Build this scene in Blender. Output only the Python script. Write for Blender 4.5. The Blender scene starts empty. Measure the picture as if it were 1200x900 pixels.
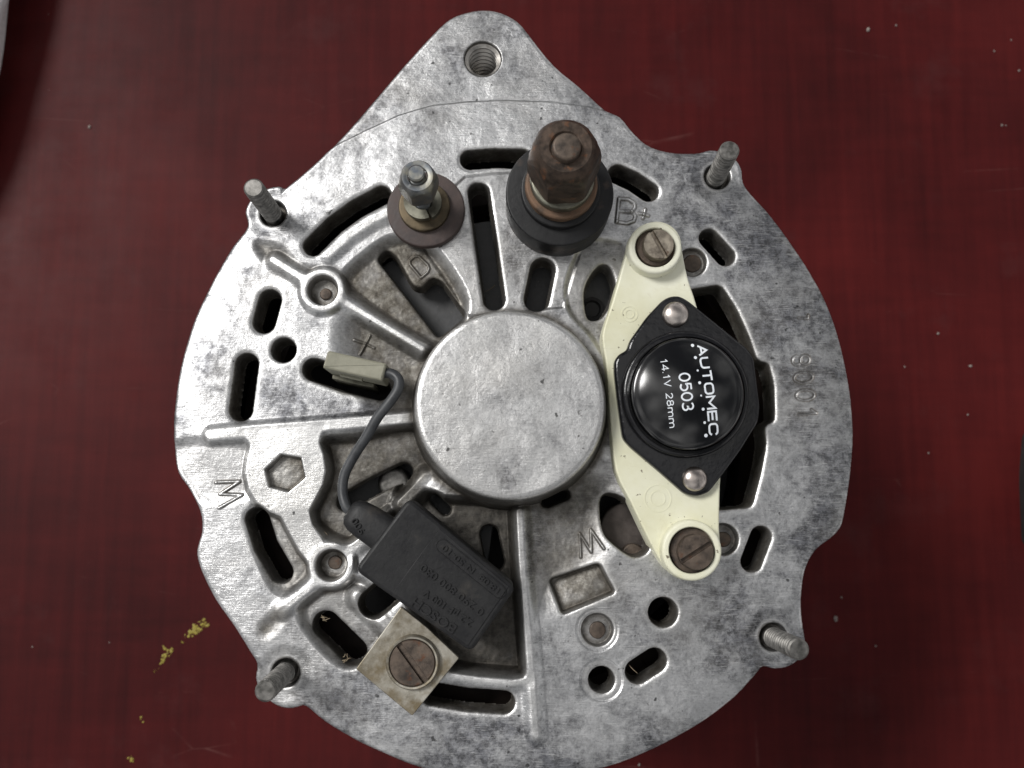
import bpy, bmesh, math, random
import numpy as np
from mathutils import Vector, Matrix

random.seed(7)
rng = np.random.default_rng(7)
S = bpy.context.scene
COL = S.collection

# ------------------------------------------------------------------ camera
# everything is measured in millimetres relative to the face of the end shield
# (z = 0 there), the table top is ZT below; objects are written in metres.
MM = 0.001
HC = 177.0            # lens height above the shield face
FPX = 1100.0          # focal length in pixels of a 1200 px wide frame
K = 0.1625            # mm per traced unit on the shield face
ZT = -112.0           # table top below the shield face
NAD = (588.0, 590.0)
d = Vector((NAD[0]-600, -(NAD[1]-450), -FPX)).normalized()
zc = -d
xc = (Vector((1, 0, 0)) - zc*zc.x).normalized()
yc = zc.cross(xc)
Rw = Matrix((xc, yc, zc))            # camera coords -> place coords


def _ray(u, v, z):
    r = Rw @ Vector((u-600, -(v-450), -FPX))
    t = (z-HC)/r.z
    return r.x*t, r.y*t


CX, CY = _ray(602, 508, 0)           # axis of the machine becomes x = y = 0


def P(u, v, z=0.0):
    x, y = _ray(u, v, z)
    return x-CX, y-CY


def P3(u, v, z=0.0):
    x, y = P(u, v, z)
    return Vector((x, y, z))


def rad(r, z=0.0):
    return r*K*(HC-z)/HC


cam_d = bpy.data.cameras.new('camera')
cam = bpy.data.objects.new('camera', cam_d)
COL.objects.link(cam)
M4 = Rw.to_4x4()
M4.translation = Vector((-CX, -CY, HC-ZT))*MM
cam.matrix_world = M4
cam_d.sensor_width = 36
cam_d.lens = FPX/1200*36
cam_d.clip_start = 0.005
cam_d.clip_end = 50
cam_d.dof.use_dof = True
cam_d.dof.focus_distance = 0.176
cam_d.dof.aperture_fstop = 30
S.camera = cam

# ------------------------------------------------------------------ world and light
SUN_EL, SUN_AZ = 48.0, 150.0         # elevation; direction the light comes from, degrees from +x towards +y
CLOUD = 1.7
w = bpy.data.worlds.new('World')
S.world = w
w.use_nodes = True
nt = w.node_tree
nt.nodes.clear()
out = nt.nodes.new('ShaderNodeOutputWorld')
bg = nt.nodes.new('ShaderNodeBackground')
sky = nt.nodes.new('ShaderNodeTexSky')
sky.sky_type = 'NISHITA'
sky.sun_disc = False
sky.sun_elevation = math.radians(SUN_EL)
sky.sun_rotation = math.radians(90-SUN_AZ)
tc = nt.nodes.new('ShaderNodeTexCoord')
nz = nt.nodes.new('ShaderNodeTexNoise')
nz.inputs['Scale'].default_value = 2.6
nz.inputs['Detail'].default_value = 7
nz.inputs['Roughness'].default_value = 0.55
rp = nt.nodes.new('ShaderNodeValToRGB')
rp.color_ramp.elements[0].position = 0.44
rp.color_ramp.elements[0].color = (0.75, 0.78, 0.84, 1)
rp.color_ramp.elements[1].position = 0.64
rp.color_ramp.elements[1].color = (15, 14.8, 14.5, 1)
mx = nt.nodes.new('ShaderNodeMix')
mx.data_type = 'RGBA'
mx.inputs['Factor'].default_value = 0.94
mp = nt.nodes.new('ShaderNodeMapping')
mp.inputs['Location'].default_value = (CLOUD, 0.0, 0.0)
nt.links.new(tc.outputs['Generated'], mp.inputs['Vector'])
nt.links.new(mp.outputs['Vector'], nz.inputs['Vector'])
nt.links.new(nz.outputs['Fac'], rp.inputs['Fac'])
nt.links.new(sky.outputs['Color'], mx.inputs['A'])
nt.links.new(rp.outputs['Color'], mx.inputs['B'])
nt.links.new(mx.outputs['Result'], bg.inputs['Color'])
bg.inputs['Strength'].default_value = 0.05
nt.links.new(bg.outputs['Background'], out.inputs['Surface'])

sd = bpy.data.lights.new('sun', 'SUN')
sd.energy = 1.5
sd.angle = math.radians(20)
sd.color = (1.0, 0.985, 0.965)
sun = bpy.data.objects.new('sun', sd)
COL.objects.link(sun)
el, az = math.radians(SUN_EL), math.radians(SUN_AZ)
sv = Vector((math.cos(el)*math.cos(az), math.cos(el)*math.sin(az), math.sin(el)))
sun.rotation_euler = sv.to_track_quat('Z', 'Y').to_euler()
sun.location = sv*1.0

S.view_settings.view_transform = 'Standard'
S.view_settings.look = 'None'
S.view_settings.gamma = 1
S.view_settings.use_curve_mapping = False
S.view_settings.exposure = 0.9


# ------------------------------------------------------------------ materials
class NM:
    """small node-graph helper"""
    def __init__(s, name):
        s.m = bpy.data.materials.new(name)
        s.m.use_nodes = True
        s.t = s.m.node_tree
        s.b = s.t.nodes['Principled BSDF']
        s.tc = s.t.nodes.new('ShaderNodeTexCoord')

    def n(s, typ, **kw):
        q = s.t.nodes.new(typ)
        for k, v in kw.items():
            setattr(q, k, v)
        return q

    def put(s, node, key, val):
        if hasattr(val, 'is_output') or isinstance(val, bpy.types.NodeSocket):
            s.t.links.new(val, node.inputs[key])
        else:
            node.inputs[key].default_value = val

    def vec(s, scale=(1, 1, 1), rot=(0, 0, 0)):
        q = s.n('ShaderNodeMapping')
        q.inputs['Scale'].default_value = scale
        q.inputs['Rotation'].default_value = rot
        s.t.links.new(s.tc.outputs['Object'], q.inputs['Vector'])
        return q.outputs['Vector']

    def noise(s, scale, detail=4, rough=0.55, vec=None, dist=0.0):
        q = s.n('ShaderNodeTexNoise')
        q.inputs['Scale'].default_value = scale
        q.inputs['Detail'].default_value = detail
        q.inputs['Roughness'].default_value = rough
        q.inputs['Distortion'].default_value = dist
        s.t.links.new(vec if vec else s.tc.outputs['Object'], q.inputs['Vector'])
        return q.outputs['Fac']

    def ramp(s, fac, stops):
        q = s.n('ShaderNodeValToRGB')
        e = q.color_ramp.elements
        while len(e) < len(stops):
            e.new(0.5)
        for i, (p, c) in enumerate(stops):
            e[i].position = p
            if not hasattr(c, '__len__'):
                c = (c, c, c)
            e[i].color = (c[0], c[1], c[2], 1)
        s.t.links.new(fac, q.inputs['Fac'])
        return q.outputs['Color']

    def mix(s, fac, a, b, blend='MIX'):
        q = s.n('ShaderNodeMix', data_type='RGBA', blend_type=blend)
        for k, v in (('Factor', fac), ('A', a), ('B', b)):
            if isinstance(v, tuple):
                v = (v[0], v[1], v[2], 1)
            s.put(q, k, v)
        return q.outputs['Result']

    def math(s, op, a, b=0.0, clamp=False):
        q = s.n('ShaderNodeMath', operation=op, use_clamp=clamp)
        s.put(q, 0, a)
        s.put(q, 1, b)
        return q.outputs[0]

    def attr(s, name):
        q = s.n('ShaderNodeAttribute', attribute_name=name)
        return q.outputs['Fac']

    def bump(s, h, dist, strength=1.0, prev=None):
        q = s.n('ShaderNodeBump')
        q.inputs['Strength'].default_value = strength
        q.inputs['Distance'].default_value = dist
        s.t.links.new(h, q.inputs['Height'])
        if prev:
            s.t.links.new(prev, q.inputs['Normal'])
        return q.outputs['Normal']

    def set(s, **kw):
        names = dict(color='Base Color', rough='Roughness', metal='Metallic', normal='Normal',
                     spec='Specular IOR Level', coat='Coat Weight', coat_rough='Coat Roughness',
                     sss='Subsurface Weight', aniso='Anisotropic', sheen='Sheen Weight')
        for k, v in kw.items():
            if isinstance(v, tuple):
                v = (v[0], v[1], v[2], 1)
            s.put(s.b, names[k], v)
        return s.m


def mat_alu():
    q = NM('cast aluminium')
    big = q.noise(27, 5, 0.55, dist=0.7)
    mid = q.noise(120, 8, 0.68, dist=0.8)
    stain = q.math('ADD', q.math('MULTIPLY', mid, 0.45), q.math('MULTIPLY', big, 0.55))
    fine = q.noise(620, 9, 0.80)
    grain = q.noise(2100, 5, 0.7)
    pol = q.attr('polish')
    base = q.ramp(stain, [(0.40, (0.23, 0.234, 0.252)), (0.47, (0.45, 0.452, 0.46)), (0.55, (0.67, 0.67, 0.672))])
    base = q.mix(q.math('MULTIPLY', pol, 0.75), base, (0.76, 0.755, 0.74))
    # dark oxide: clusters of specks
    gate = q.ramp(stain, [(0.42, 1.0), (0.49, 0.5), (0.56, 0.10)])
    gate = q.math('MULTIPLY', gate, q.math('SUBTRACT', 1.0, q.math('MULTIPLY', pol, 0.9)))
    sp = q.ramp(fine, [(0.42, 1.0), (0.57, 0.0)])
    base = q.mix(q.math('MULTIPLY', q.math('MULTIPLY', sp, gate), 0.95), base, (0.085, 0.085, 0.09))
    base = q.mix(0.5, base, q.ramp(grain, [(0.32, 0.45), (0.50, 1.0), (0.7, 1.0)]), 'MULTIPLY')
    warm = q.ramp(q.noise(48, 6, 0.65), [(0.50, 0.0), (0.70, 1.0)])
    base = q.mix(q.math('MULTIPLY', warm, 0.22), base, (0.40, 0.37, 0.32))
    pits = q.ramp(q.noise(640, 2, 0.5), [(0.245, 1.0), (0.29, 0.0)])
    base = q.mix(q.math('MULTIPLY', pits, 0.85), base, (0.05, 0.05, 0.05))
    # machining lines and scuffs, direction changes from patch to patch
    s1 = q.noise(1.0, 5, 0.65, q.vec((420, 5200, 400), (0, 0, 0.12)))
    s2 = q.noise(1.0, 5, 0.65, q.vec((420, 4600, 400), (0, 0, 0.95)))
    s3 = q.noise(1.0, 5, 0.65, q.vec((420, 4600, 400), (0, 0, -0.8)))
    pick = q.ramp(q.noise(40, 3, 0.5), [(0.46, 0.0), (0.52, 1.0)])
    pick2 = q.ramp(q.noise(52, 3, 0.5, q.vec((1, 1, 1), (0.4, 0.2, 1.2))), [(0.50, 0.0), (0.56, 1.0)])
    sc = q.mix(pick2, q.mix(pick, s1, s2), s3)
    bright = q.ramp(sc, [(0.54, 0.0), (0.72, 1.0)])
    base = q.mix(q.math('MULTIPLY', bright, 0.6), base, (0.80, 0.797, 0.785))
    darkl = q.ramp(sc, [(0.29, 1.0), (0.41, 0.0)])
    base = q.mix(q.math('MULTIPLY', darkl, 0.4), base, (0.20, 0.198, 0.195))
    # unmachined cast skin with dried grease in the inner sectors
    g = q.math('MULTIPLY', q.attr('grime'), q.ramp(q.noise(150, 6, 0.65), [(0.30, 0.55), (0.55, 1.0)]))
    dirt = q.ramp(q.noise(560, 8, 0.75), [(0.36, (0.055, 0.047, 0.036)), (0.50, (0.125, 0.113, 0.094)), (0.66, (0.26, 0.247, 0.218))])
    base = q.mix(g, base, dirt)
    cv = q.math('MULTIPLY', q.attr('crevice'), q.ramp(q.noise(230, 7, 0.7), [(0.34, 0.25), (0.58, 1.0)]))  # patchy darkening in hollows of the relief and along the characters
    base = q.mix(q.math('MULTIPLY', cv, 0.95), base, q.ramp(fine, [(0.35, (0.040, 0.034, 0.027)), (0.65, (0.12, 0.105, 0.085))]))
    oil = q.math('MULTIPLY', q.attr('oil'), q.ramp(q.noise(170, 6, 0.65), [(0.3, 0.65), (0.6, 1.0)]))
    base = q.mix(oil, base, q.ramp(q.noise(650, 6, 0.65), [(0.35, (0.020, 0.018, 0.015)), (0.62, (0.075, 0.068, 0.058))]))
    rough = q.math('ADD', q.ramp(stain, [(0.42, 0.47), (0.56, 0.28)]), q.math('MULTIPLY', q.math('MAXIMUM', g, cv), 0.16))
    metal = q.math('SUBTRACT', 0.97, q.math('MULTIPLY', q.math('MAXIMUM', g, cv), 0.4))
    n1 = q.bump(grain, 0.00007, 0.6)
    n2 = q.bump(sc, 0.00008, 0.55, n1)
    n3 = q.bump(q.noise(420, 6, 0.65), 0.00010, 0.5, n2)
    return q.set(color=base, rough=rough, metal=metal, normal=n3)


def mat_simple(name, c1, c2, scale=300, rough=(0.4, 0.6), metal=0.0, bump=0.00004, bscale=1200, spots=None, **kw):
    q = NM(name)
    f = q.noise(scale, 6, 0.62)
    col = q.ramp(f, [(0.34, c1), (0.66, c2)])
    if spots:
        sc, lo, hi, c3 = spots
        col = q.mix(q.ramp(q.noise(sc, 5, 0.6), [(lo, 0.0), (hi, 1.0)]), col, c3)
    r = q.ramp(f, [(0.3, rough[0]), (0.7, rough[1])])
    nrm = q.bump(q.noise(bscale, 4, 0.6), bump, 0.7)
    return q.set(color=col, rough=r, metal=metal, normal=nrm, **kw)


def mat_table():
    q = NM('red brown laminate')
    g1 = q.noise(1.0, 5, 0.6, q.vec((30, 260, 30), (0, 0, 0.05)))
    g2 = q.noise(1.0, 5, 0.6, q.vec((330, 16, 30), (0, 0, 0.03)))
    g3 = q.noise(11, 6, 0.6, dist=0.5)
    f = q.math('ADD', q.math('MULTIPLY', g1, 0.13), q.math('ADD', q.math('MULTIPLY', g2, 0.24), q.math('MULTIPLY', g3, 0.63)))
    col = q.ramp(f, [(0.36, (0.034, 0.0053, 0.0056)), (0.50, (0.058, 0.0074, 0.0076)), (0.64, (0.084, 0.0102, 0.0098))])
    # scratches: broken thin lines
    v = q.n('ShaderNodeTexVoronoi', feature='DISTANCE_TO_EDGE')
    v.inputs['Scale'].default_value = 1.0
    q.t.links.new(q.vec((11, 40, 10), (0, 0, 0.9)), v.inputs['Vector'])
    line = q.ramp(v.outputs['Distance'], [(0.0, 1.0), (0.006, 0.0)])
    gate = q.ramp(q.noise(30, 5, 0.65), [(0.55, 0.0), (0.70, 1.0)])
    sc = q.math('MULTIPLY', line, gate)
    col = q.mix(q.math('MULTIPLY', sc, 0.22), col, (0.26, 0.13, 0.115))
    # worn, slightly greyed patches
    worn = q.ramp(q.noise(26, 7, 0.7), [(0.56, 0.0), (0.72, 1.0)])
    col = q.mix(q.math('MULTIPLY', worn, 0.35), col, (0.070, 0.026, 0.026))
    rough = q.ramp(q.noise(60, 6, 0.65), [(0.3, 0.40), (0.7, 0.52)])
    n2 = q.bump(q.noise(1500, 4, 0.6), 0.00005, 0.5)
    return q.set(color=col, rough=rough, normal=n2, spec=0.08)


MAT = {}
MAT['alu'] = mat_alu()
MAT['table'] = mat_table()
MAT['steel'] = mat_simple('dull bolt steel', (0.10, 0.097, 0.09), (0.27, 0.26, 0.245), 700, (0.38, 0.55), 0.95)
MAT['insert'] = mat_simple('bright thread steel', (0.26, 0.245, 0.225), (0.50, 0.48, 0.45), 500, (0.3, 0.45), 1.0)
MAT['bluesteel'] = mat_simple('blued nut steel', (0.13, 0.15, 0.18), (0.33, 0.31, 0.25), 260, (0.34, 0.5), 0.95)
MAT['rustynut'] = mat_simple('rusted nut steel', (0.026, 0.020, 0.016), (0.105, 0.074, 0.056), 480, (0.38, 0.62), 0.65, 0.00012, 900,
                             (520, 0.58, 0.72, (0.17, 0.078, 0.040)))
MAT['rustwasher'] = mat_simple('rusted washer', (0.07, 0.048, 0.034), (0.20, 0.12, 0.075), 420, (0.5, 0.75), 0.5, 0.0001, 900)
MAT['zinc'] = mat_simple('yellow zinc washer', (0.11, 0.105, 0.082), (0.24, 0.235, 0.19), 350, (0.36, 0.55), 0.85)
MAT['brass'] = mat_simple('tarnished brass washer', (0.060, 0.047, 0.031), (0.15, 0.118, 0.075), 380, (0.42, 0.6), 0.8)
MAT['phenolic'] = mat_simple('brown phenolic disc', (0.040, 0.028, 0.026), (0.075, 0.052, 0.046), 420, (0.5, 0.68), 0.0, 0.00008, 1400)
MAT['blackdisc'] = mat_simple('black bakelite disc', (0.008, 0.008, 0.009), (0.016, 0.016, 0.0165), 260, (0.36, 0.55), 0.0, 0.00006, 1300,
                              (170, 0.58, 0.75, (0.07, 0.05, 0.04)), spec=0.3)
def mat_cream():
    q = NM('cream nylon')
    col = q.ramp(q.noise(55, 5, 0.6), [(0.35, (0.62, 0.60, 0.41)), (0.5, (0.69, 0.68, 0.51)), (0.66, (0.76, 0.755, 0.62))])
    smear = q.ramp(q.noise(75, 8, 0.72, dist=0.6), [(0.57, 0.0), (0.76, 1.0)])
    col = q.mix(q.math('MULTIPLY', smear, 0.5), col, (0.36, 0.29, 0.155))
    sp = q.ramp(q.noise(1000, 3, 0.55), [(0.68, 0.0), (0.71, 1.0)])
    col = q.mix(q.math('MULTIPLY', sp, 0.85), col, (0.09, 0.065, 0.035))
    sc = q.noise(1.0, 4, 0.6, q.vec((300, 3800, 400), (0, 0, 0.7)))
    col = q.mix(q.math('MULTIPLY', q.ramp(sc, [(0.66, 0.0), (0.74, 1.0)]), 0.3), col, (0.42, 0.38, 0.25))
    n = q.bump(sc, 0.00004, 0.4, q.bump(q.noise(700, 5, 0.6), 0.00006, 0.5))
    return q.set(color=col, rough=q.ramp(q.noise(200, 5, 0.6), [(0.3, 0.36), (0.7, 0.55)]), normal=n)


MAT['cream'] = mat_cream()
MAT['blackcan'] = mat_simple('gloss black cap', (0.003, 0.003, 0.0035), (0.0045, 0.0045, 0.005), 60, (0.13, 0.17), 0.0, 0.000010, 250, spec=0.75)
MAT['blackflange'] = mat_simple('black wrinkle paint', (0.004, 0.004, 0.005), (0.008, 0.008, 0.0095), 200, (0.16, 0.24), 0.0, 0.00012, 500, spec=0.4)
MAT['rivet'] = mat_simple('rivet nickel', (0.42, 0.37, 0.34), (0.62, 0.57, 0.53), 240, (0.28, 0.38), 1.0, 0.00001)
MAT['screw'] = mat_simple('worn screw steel', (0.15, 0.125, 0.10), (0.42, 0.37, 0.30), 500, (0.4, 0.6), 0.85, 0.0001, 1100,
                          (420, 0.62, 0.74, (0.13, 0.065, 0.038)))
MAT['rustscrew'] = mat_simple('brown rusted screw', (0.045, 0.036, 0.030), (0.15, 0.115, 0.09), 420, (0.45, 0.65), 0.6, 0.0001, 1100,
                              (520, 0.60, 0.72, (0.12, 0.055, 0.03)))
MAT['print'] = mat_simple('white print', (0.62, 0.66, 0.72), (0.80, 0.83, 0.86), 900, (0.5, 0.6), 0.0, 0.00001)
MAT['rubber'] = mat_simple('black capacitor plastic', (0.009, 0.009, 0.010), (0.018, 0.018, 0.0185), 300, (0.42, 0.6), 0.0, 0.00009, 1200,
                           (150, 0.56, 0.80, (0.050, 0.043, 0.036)), spec=0.28)
MAT['wire'] = mat_simple('black wire sleeve', (0.026, 0.028, 0.031), (0.048, 0.051, 0.055), 500, (0.42, 0.55), 0.0, 0.00004)
MAT['greyplastic'] = mat_simple('grey green connector', (0.20, 0.195, 0.145), (0.30, 0.29, 0.225), 260, (0.45, 0.6), 0.0, 0.00005)
MAT['tab'] = mat_simple('stained zinc tab', (0.19, 0.165, 0.12), (0.44, 0.42, 0.37), 260, (0.42, 0.62), 0.8, 0.00009, 900,
                        (150, 0.54, 0.66, (0.19, 0.155, 0.10)))
MAT['dark'] = mat_simple('dark shade liner', (0.018, 0.018, 0.019), (0.04, 0.04, 0.041), 300, (0.55, 0.75), 0.2)
MAT['heatsink'] = mat_simple('dusty rectifier plate', (0.055, 0.056, 0.058), (0.10, 0.10, 0.10), 240, (0.5, 0.7), 0.4, 0.0001, 700,
                             (900, 0.66, 0.72, (0.2, 0.19, 0.17)))
MAT['lamination'] = mat_simple('stator steel', (0.06, 0.05, 0.045), (0.14, 0.12, 0.11), 300, (0.5, 0.7), 0.7)
MAT['winding'] = mat_simple('varnished winding', (0.014, 0.009, 0.007), (0.03, 0.018, 0.013), 300, (0.4, 0.6), 0.2)
MAT['yellow'] = mat_simple('yellow paint', (0.20, 0.155, 0.018), (0.34, 0.28, 0.035), 900, (0.5, 0.7), 0.0)
MAT['speck'] = mat_simple('pale crumb', (0.14, 0.11, 0.10), (0.32, 0.28, 0.25), 700, (0.6, 0.8), 0.0)
MAT['cloth'] = mat_simple('grey cotton', (0.50, 0.48, 0.485), (0.68, 0.66, 0.665), 900, (0.85, 0.95), 0.0, 0.0004, 1300, sheen=0.2)
MAT['blackcase'] = mat_simple('black rubber', (0.012, 0.011, 0.011), (0.02, 0.018, 0.018), 200, (0.6, 0.75), 0.0)
MAT['straw'] = mat_simple('straw', (0.16, 0.12, 0.075), (0.30, 0.24, 0.16), 900, (0.6, 0.8), 0.0)


# ------------------------------------------------------------------ object helpers
def empty(name, loc=(0, 0, 0), parent=None):
    o = bpy.data.objects.new(name, None)
    o.empty_display_size = 0.01
    COL.objects.link(o)
    o.parent = parent
    o.location = loc
    return o


def tag(o, label=None, cat=None, group=None, kind=None):
    for k, v in (('label', label), ('category', cat), ('group', group), ('kind', kind)):
        if v:
            o[k] = v
    return o


def link(name, me, mat, parent=None, smooth=40, loc=None):
    """mesh in shield millimetres -> object in metres, table top at z = 0"""
    if mat and not me.materials:
        me.materials.append(mat)
    o = bpy.data.objects.new(name, me)
    COL.objects.link(o)
    o.parent = parent
    if loc is not None:
        o.location = loc
    return o


def fin(me, smooth=40):
    me.validate()
    me.polygons.foreach_set('use_smooth', [True]*len(me.polygons))
    for p_ in me.polygons:
        if len(p_.vertices) > 6:
            p_.use_smooth = False
    if smooth is not None:
        me.set_sharp_from_angle(angle=math.radians(smooth))
    me.update()
    return me


def mesh_from(name, vs, fs, smooth=40):
    me = bpy.data.meshes.new(name)
    me.from_pydata([((x)*MM, (y)*MM, (z-ZT)*MM) for x, y, z in vs], [], fs)
    return fin(me, smooth)


def bm_mesh(name, bm, smooth=40):
    bmesh.ops.recalc_face_normals(bm, faces=bm.faces)
    for v in bm.verts:
        v.co = Vector((v.co.x*MM, v.co.y*MM, (v.co.z-ZT)*MM))
    me = bpy.data.meshes.new(name)
    bm.to_mesh(me)
    bm.free()
    return fin(me, smooth)


def lathe(prof, c=(0, 0), seg=48, tip=(0, 0), wob=0.0, helix=0.0, close=False):
    """profile [(r, z)] turned about c; tip = sideways lean per mm of height"""
    vs, fs = [], []
    n = len(prof)
    ph = rng.uniform(0, 6.28, 4)
    for i, (r, z) in enumerate(prof):
        for k in range(seg):
            a = 2*math.pi*k/seg
            rr = r*(1+wob*(math.sin(2*a+ph[0])*.5+math.sin(5*a+ph[1])*.3+math.sin(9*a+ph[2])*.2))
            zz = z+helix*(k/seg-0.5)*(1 if 0 < i < n-1 else 0)
            vs.append((c[0]+rr*math.cos(a)+tip[0]*zz, c[1]+rr*math.sin(a)+tip[1]*zz, zz))
    for i in range(n-1):
        for k in range(seg):
            k2 = (k+1) % seg
            fs.append((i*seg+k, i*seg+k2, (i+1)*seg+k2, (i+1)*seg+k))
    if prof[0][0] > 0 and not close:
        fs.append(tuple(range(seg))[::-1])
        fs.append(tuple((n-1)*seg+k for k in range(seg)))
    if close:
        for k in range(seg):
            k2 = (k+1) % seg
            fs.append(((n-1)*seg+k, (n-1)*seg+k2, k2, k))
    return vs, fs


def rounded_disc(r, z0, z1, b=0.3, c=(0, 0), seg=56, wob=0.0, top_in=None):
    pr = [(r-b*.4, z0), (r, z0+b*.4)]
    for i in range(5):
        a = math.pi/2*i/4
        pr.append((r-b+b*math.cos(a), z1-b+b*math.sin(a)))
    return lathe(pr, c, seg, wob=wob)


def inset(poly, o):
    """move a closed outline inwards by o with mitred corners"""
    p = np.array(poly, float)
    ar = 0.5*np.sum(p[:, 0]*np.roll(p[:, 1], -1)-np.roll(p[:, 0], -1)*p[:, 1])
    if ar < 0:
        p = p[::-1]
    e = np.roll(p, -1, 0)-p
    e /= np.linalg.norm(e, axis=1)[:, None]+1e-12
    n = np.stack([-e[:, 1], e[:, 0]], 1)
    n0 = np.roll(n, 1, 0)
    m = (n+n0)/np.maximum(0.35, 1+np.sum(n*n0, 1))[:, None]
    return p+m*o


def prism(poly, z0, z1, bev=0.4, seg=3, name='prism', smooth=40):
    """straight-sided block with a rounded top edge"""
    rings = [(0.0, z0)]
    if bev > 0:
        for i in range(seg+1):
            a = math.pi/2*i/seg
            rings.append((bev*(1-math.cos(a)), z1-bev+bev*math.sin(a)))
    else:
        rings.append((0.0, z1))
    vs, fs = [], []
    for o, z in rings:
        q = inset(poly, o)
        vs += [(x, y, z) for x, y in q]
    n = len(poly)
    for i in range(len(rings)-1):
        for k in range(n):
            k2 = (k+1) % n
            fs.append((i*n+k, i*n+k2, (i+1)*n+k2, (i+1)*n+k))
    fs.append(tuple((len(rings)-1)*n+k for k in range(n)))
    fs.append(tuple(range(n))[::-1])
    me = mesh_from(name, vs, fs, smooth)
    for p_ in me.polygons:
        if len(p_.vertices) >= n and n > 4 or abs(p_.normal.z) > 0.999:
            p_.use_smooth = False
    return me


def catmull(pts, n=6, closed=True):
    pts = [np.array(p, float) for p in pts]
    L = len(pts)
    res = []
    rg = range(L) if closed else range(L-1)
    for i in rg:
        if closed:
            p0, p1, p2, p3 = pts[i-1], pts[i], pts[(i+1) % L], pts[(i+2) % L]
        else:
            p0, p1, p2, p3 = pts[max(i-1, 0)], pts[i], pts[i+1], pts[min(i+2, L-1)]
        for k in range(n):
            t = k/n
            res.append(0.5*((2*p1)+(-p0+p2)*t+(2*p0-5*p1+4*p2-p3)*t*t+(-p0+3*p1-3*p2+p3)*t**3))
    if not closed:
        res.append(pts[-1])
    return res


def round_poly(pts, r, n=5):
    """round the corners of a polygon by radius-ish r (same units)"""
    res = []
    L = len(pts)
    for i in range(L):
        a, b, c = (np.array(pts[j % L], float) for j in (i-1, i, i+1))
        la, lc = np.linalg.norm(a-b), np.linalg.norm(c-b)
        k = min(r, la*.45, lc*.45)
        p, q = b+(a-b)/la*k, b+(c-b)/lc*k
        for j in range(n+1):
            t = j/n
            res.append((1-t)**2*p+2*t*(1-t)*b+t*t*q)
    return res


def tube(pts, r, seg=14, n=8):
    pth = catmull(pts, n, False)
    vs, fs = [], []
    prev = None
    for i, p in enumerate(pth):
        a = pth[max(i-1, 0)]
        b = pth[min(i+1, len(pth)-1)]
        t = Vector(b-a).normalized()
        if prev is None:
            prev = t.orthogonal().normalized()
        nrm = (prev-t*prev.dot(t)).normalized()
        bi = t.cross(nrm)
        prev = nrm
        rr = r(i/(len(pth)-1)) if callable(r) else r
        for k in range(seg):
            an = 2*math.pi*k/seg
            q = Vector(p)+nrm*(rr*math.cos(an))+bi*(rr*math.sin(an))
            vs.append(tuple(q))
    for i in range(len(pth)-1):
        for k in range(seg):
            k2 = (k+1) % seg
            fs.append((i*seg+k, i*seg+k2, (i+1)*seg+k2, (i+1)*seg+k))
    fs.append(tuple(range(seg))[::-1])
    fs.append(tuple((len(pth)-1)*seg+k for k in range(seg)))
    return vs, fs


def join_meshes(name, parts, smooth=40):
    V, F = [], []
    for vs, fs in parts:
        o = len(V)
        V += list(vs)
        F += [tuple(i+o for i in f) for f in fs]
    return mesh_from(name, V, F, smooth)


# ------------------------------------------------------------------ the table
table = link('table_top', None or bpy.data.meshes.new('table_top'), None)
_bm = bmesh.new()
bmesh.ops.create_grid(_bm, x_segments=8, y_segments=8, size=700)
for v in _bm.verts:
    v.co.z = ZT
table.data = bm_mesh('table_top', _bm)
table.data.materials.append(MAT['table'])
tag(table, kind='structure')

# ------------------------------------------------------------------ the alternator
alt = tag(empty('alternator'), 'grey cast aluminium car alternator lying face up on a red brown table', 'alternator')


# ---- casting: a relief computed from traced outlines -------------------
def Q(pts, z=0.0):
    """traced points -> plane units (1 unit = K mm)"""
    return np.array([P(u, v, z) for u, v in pts])/K


STEP = 0.85
U0, U1 = -425.0, 425.0
V0, V1 = -425.0, 525.0
gx = np.arange(U0, U1, STEP)
gy = np.arange(V0, V1, STEP)
NX, NY = len(gx), len(gy)
GX, GY = np.meshgrid(gx, gy)
Hh = np.zeros((NY, NX))
G = np.zeros((NY, NX))           # grime
PO = np.zeros((NY, NX))          # rubbed bright
OI = np.zeros((NY, NX))          # oily deposit
LT = np.zeros((NY, NX))          # darkening along the cast characters
DEP = 36.0


def win(pts, pad):
    p = np.asarray(pts)
    x0, y0 = p.min(0)-pad
    x1, y1 = p.max(0)+pad
    i0, i1 = max(0, int((y0-V0)/STEP)), min(NY, int((y1-V0)/STEP)+2)
    j0, j1 = max(0, int((x0-U0)/STEP)), min(NX, int((x1-U0)/STEP)+2)
    return (slice(i0, i1), slice(j0, j1))


def d_path(pts, X, Y):
    D = np.full(X.shape, 1e9)
    for (ax, ay), (bx, by) in zip(pts[:-1], pts[1:]):
        ex, ey = bx-ax, by-ay
        L = ex*ex+ey*ey+1e-12
        t = np.clip(((X-ax)*ex+(Y-ay)*ey)/L, 0, 1)
        D = np.minimum(D, np.hypot(X-ax-t*ex, Y-ay-t*ey))
    return D


def d_poly(pts, X, Y):
    n = len(pts)
    D = np.full(X.shape, 1e9)
    ins = np.zeros(X.shape, bool)
    for i in range(n):
        ax, ay = pts[i]
        bx, by = pts[(i+1) % n]
        ex, ey = bx-ax, by-ay
        L = ex*ex+ey*ey+1e-12
        t = np.clip(((X-ax)*ex+(Y-ay)*ey)/L, 0, 1)
        D = np.minimum(D, np.hypot(X-ax-t*ex, Y-ay-t*ey))
        c = ((ay > Y) != (by > Y))
        if abs(by-ay) > 1e-9:
            ins ^= c & (X < (bx-ax)*(Y-ay)/(by-ay)+ax)
    return np.where(ins, -D, D)


def sstep(a, b, x):
    t = np.clip((x-a)/(b-a), 0, 1)
    return t*t*(3-2*t)


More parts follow.
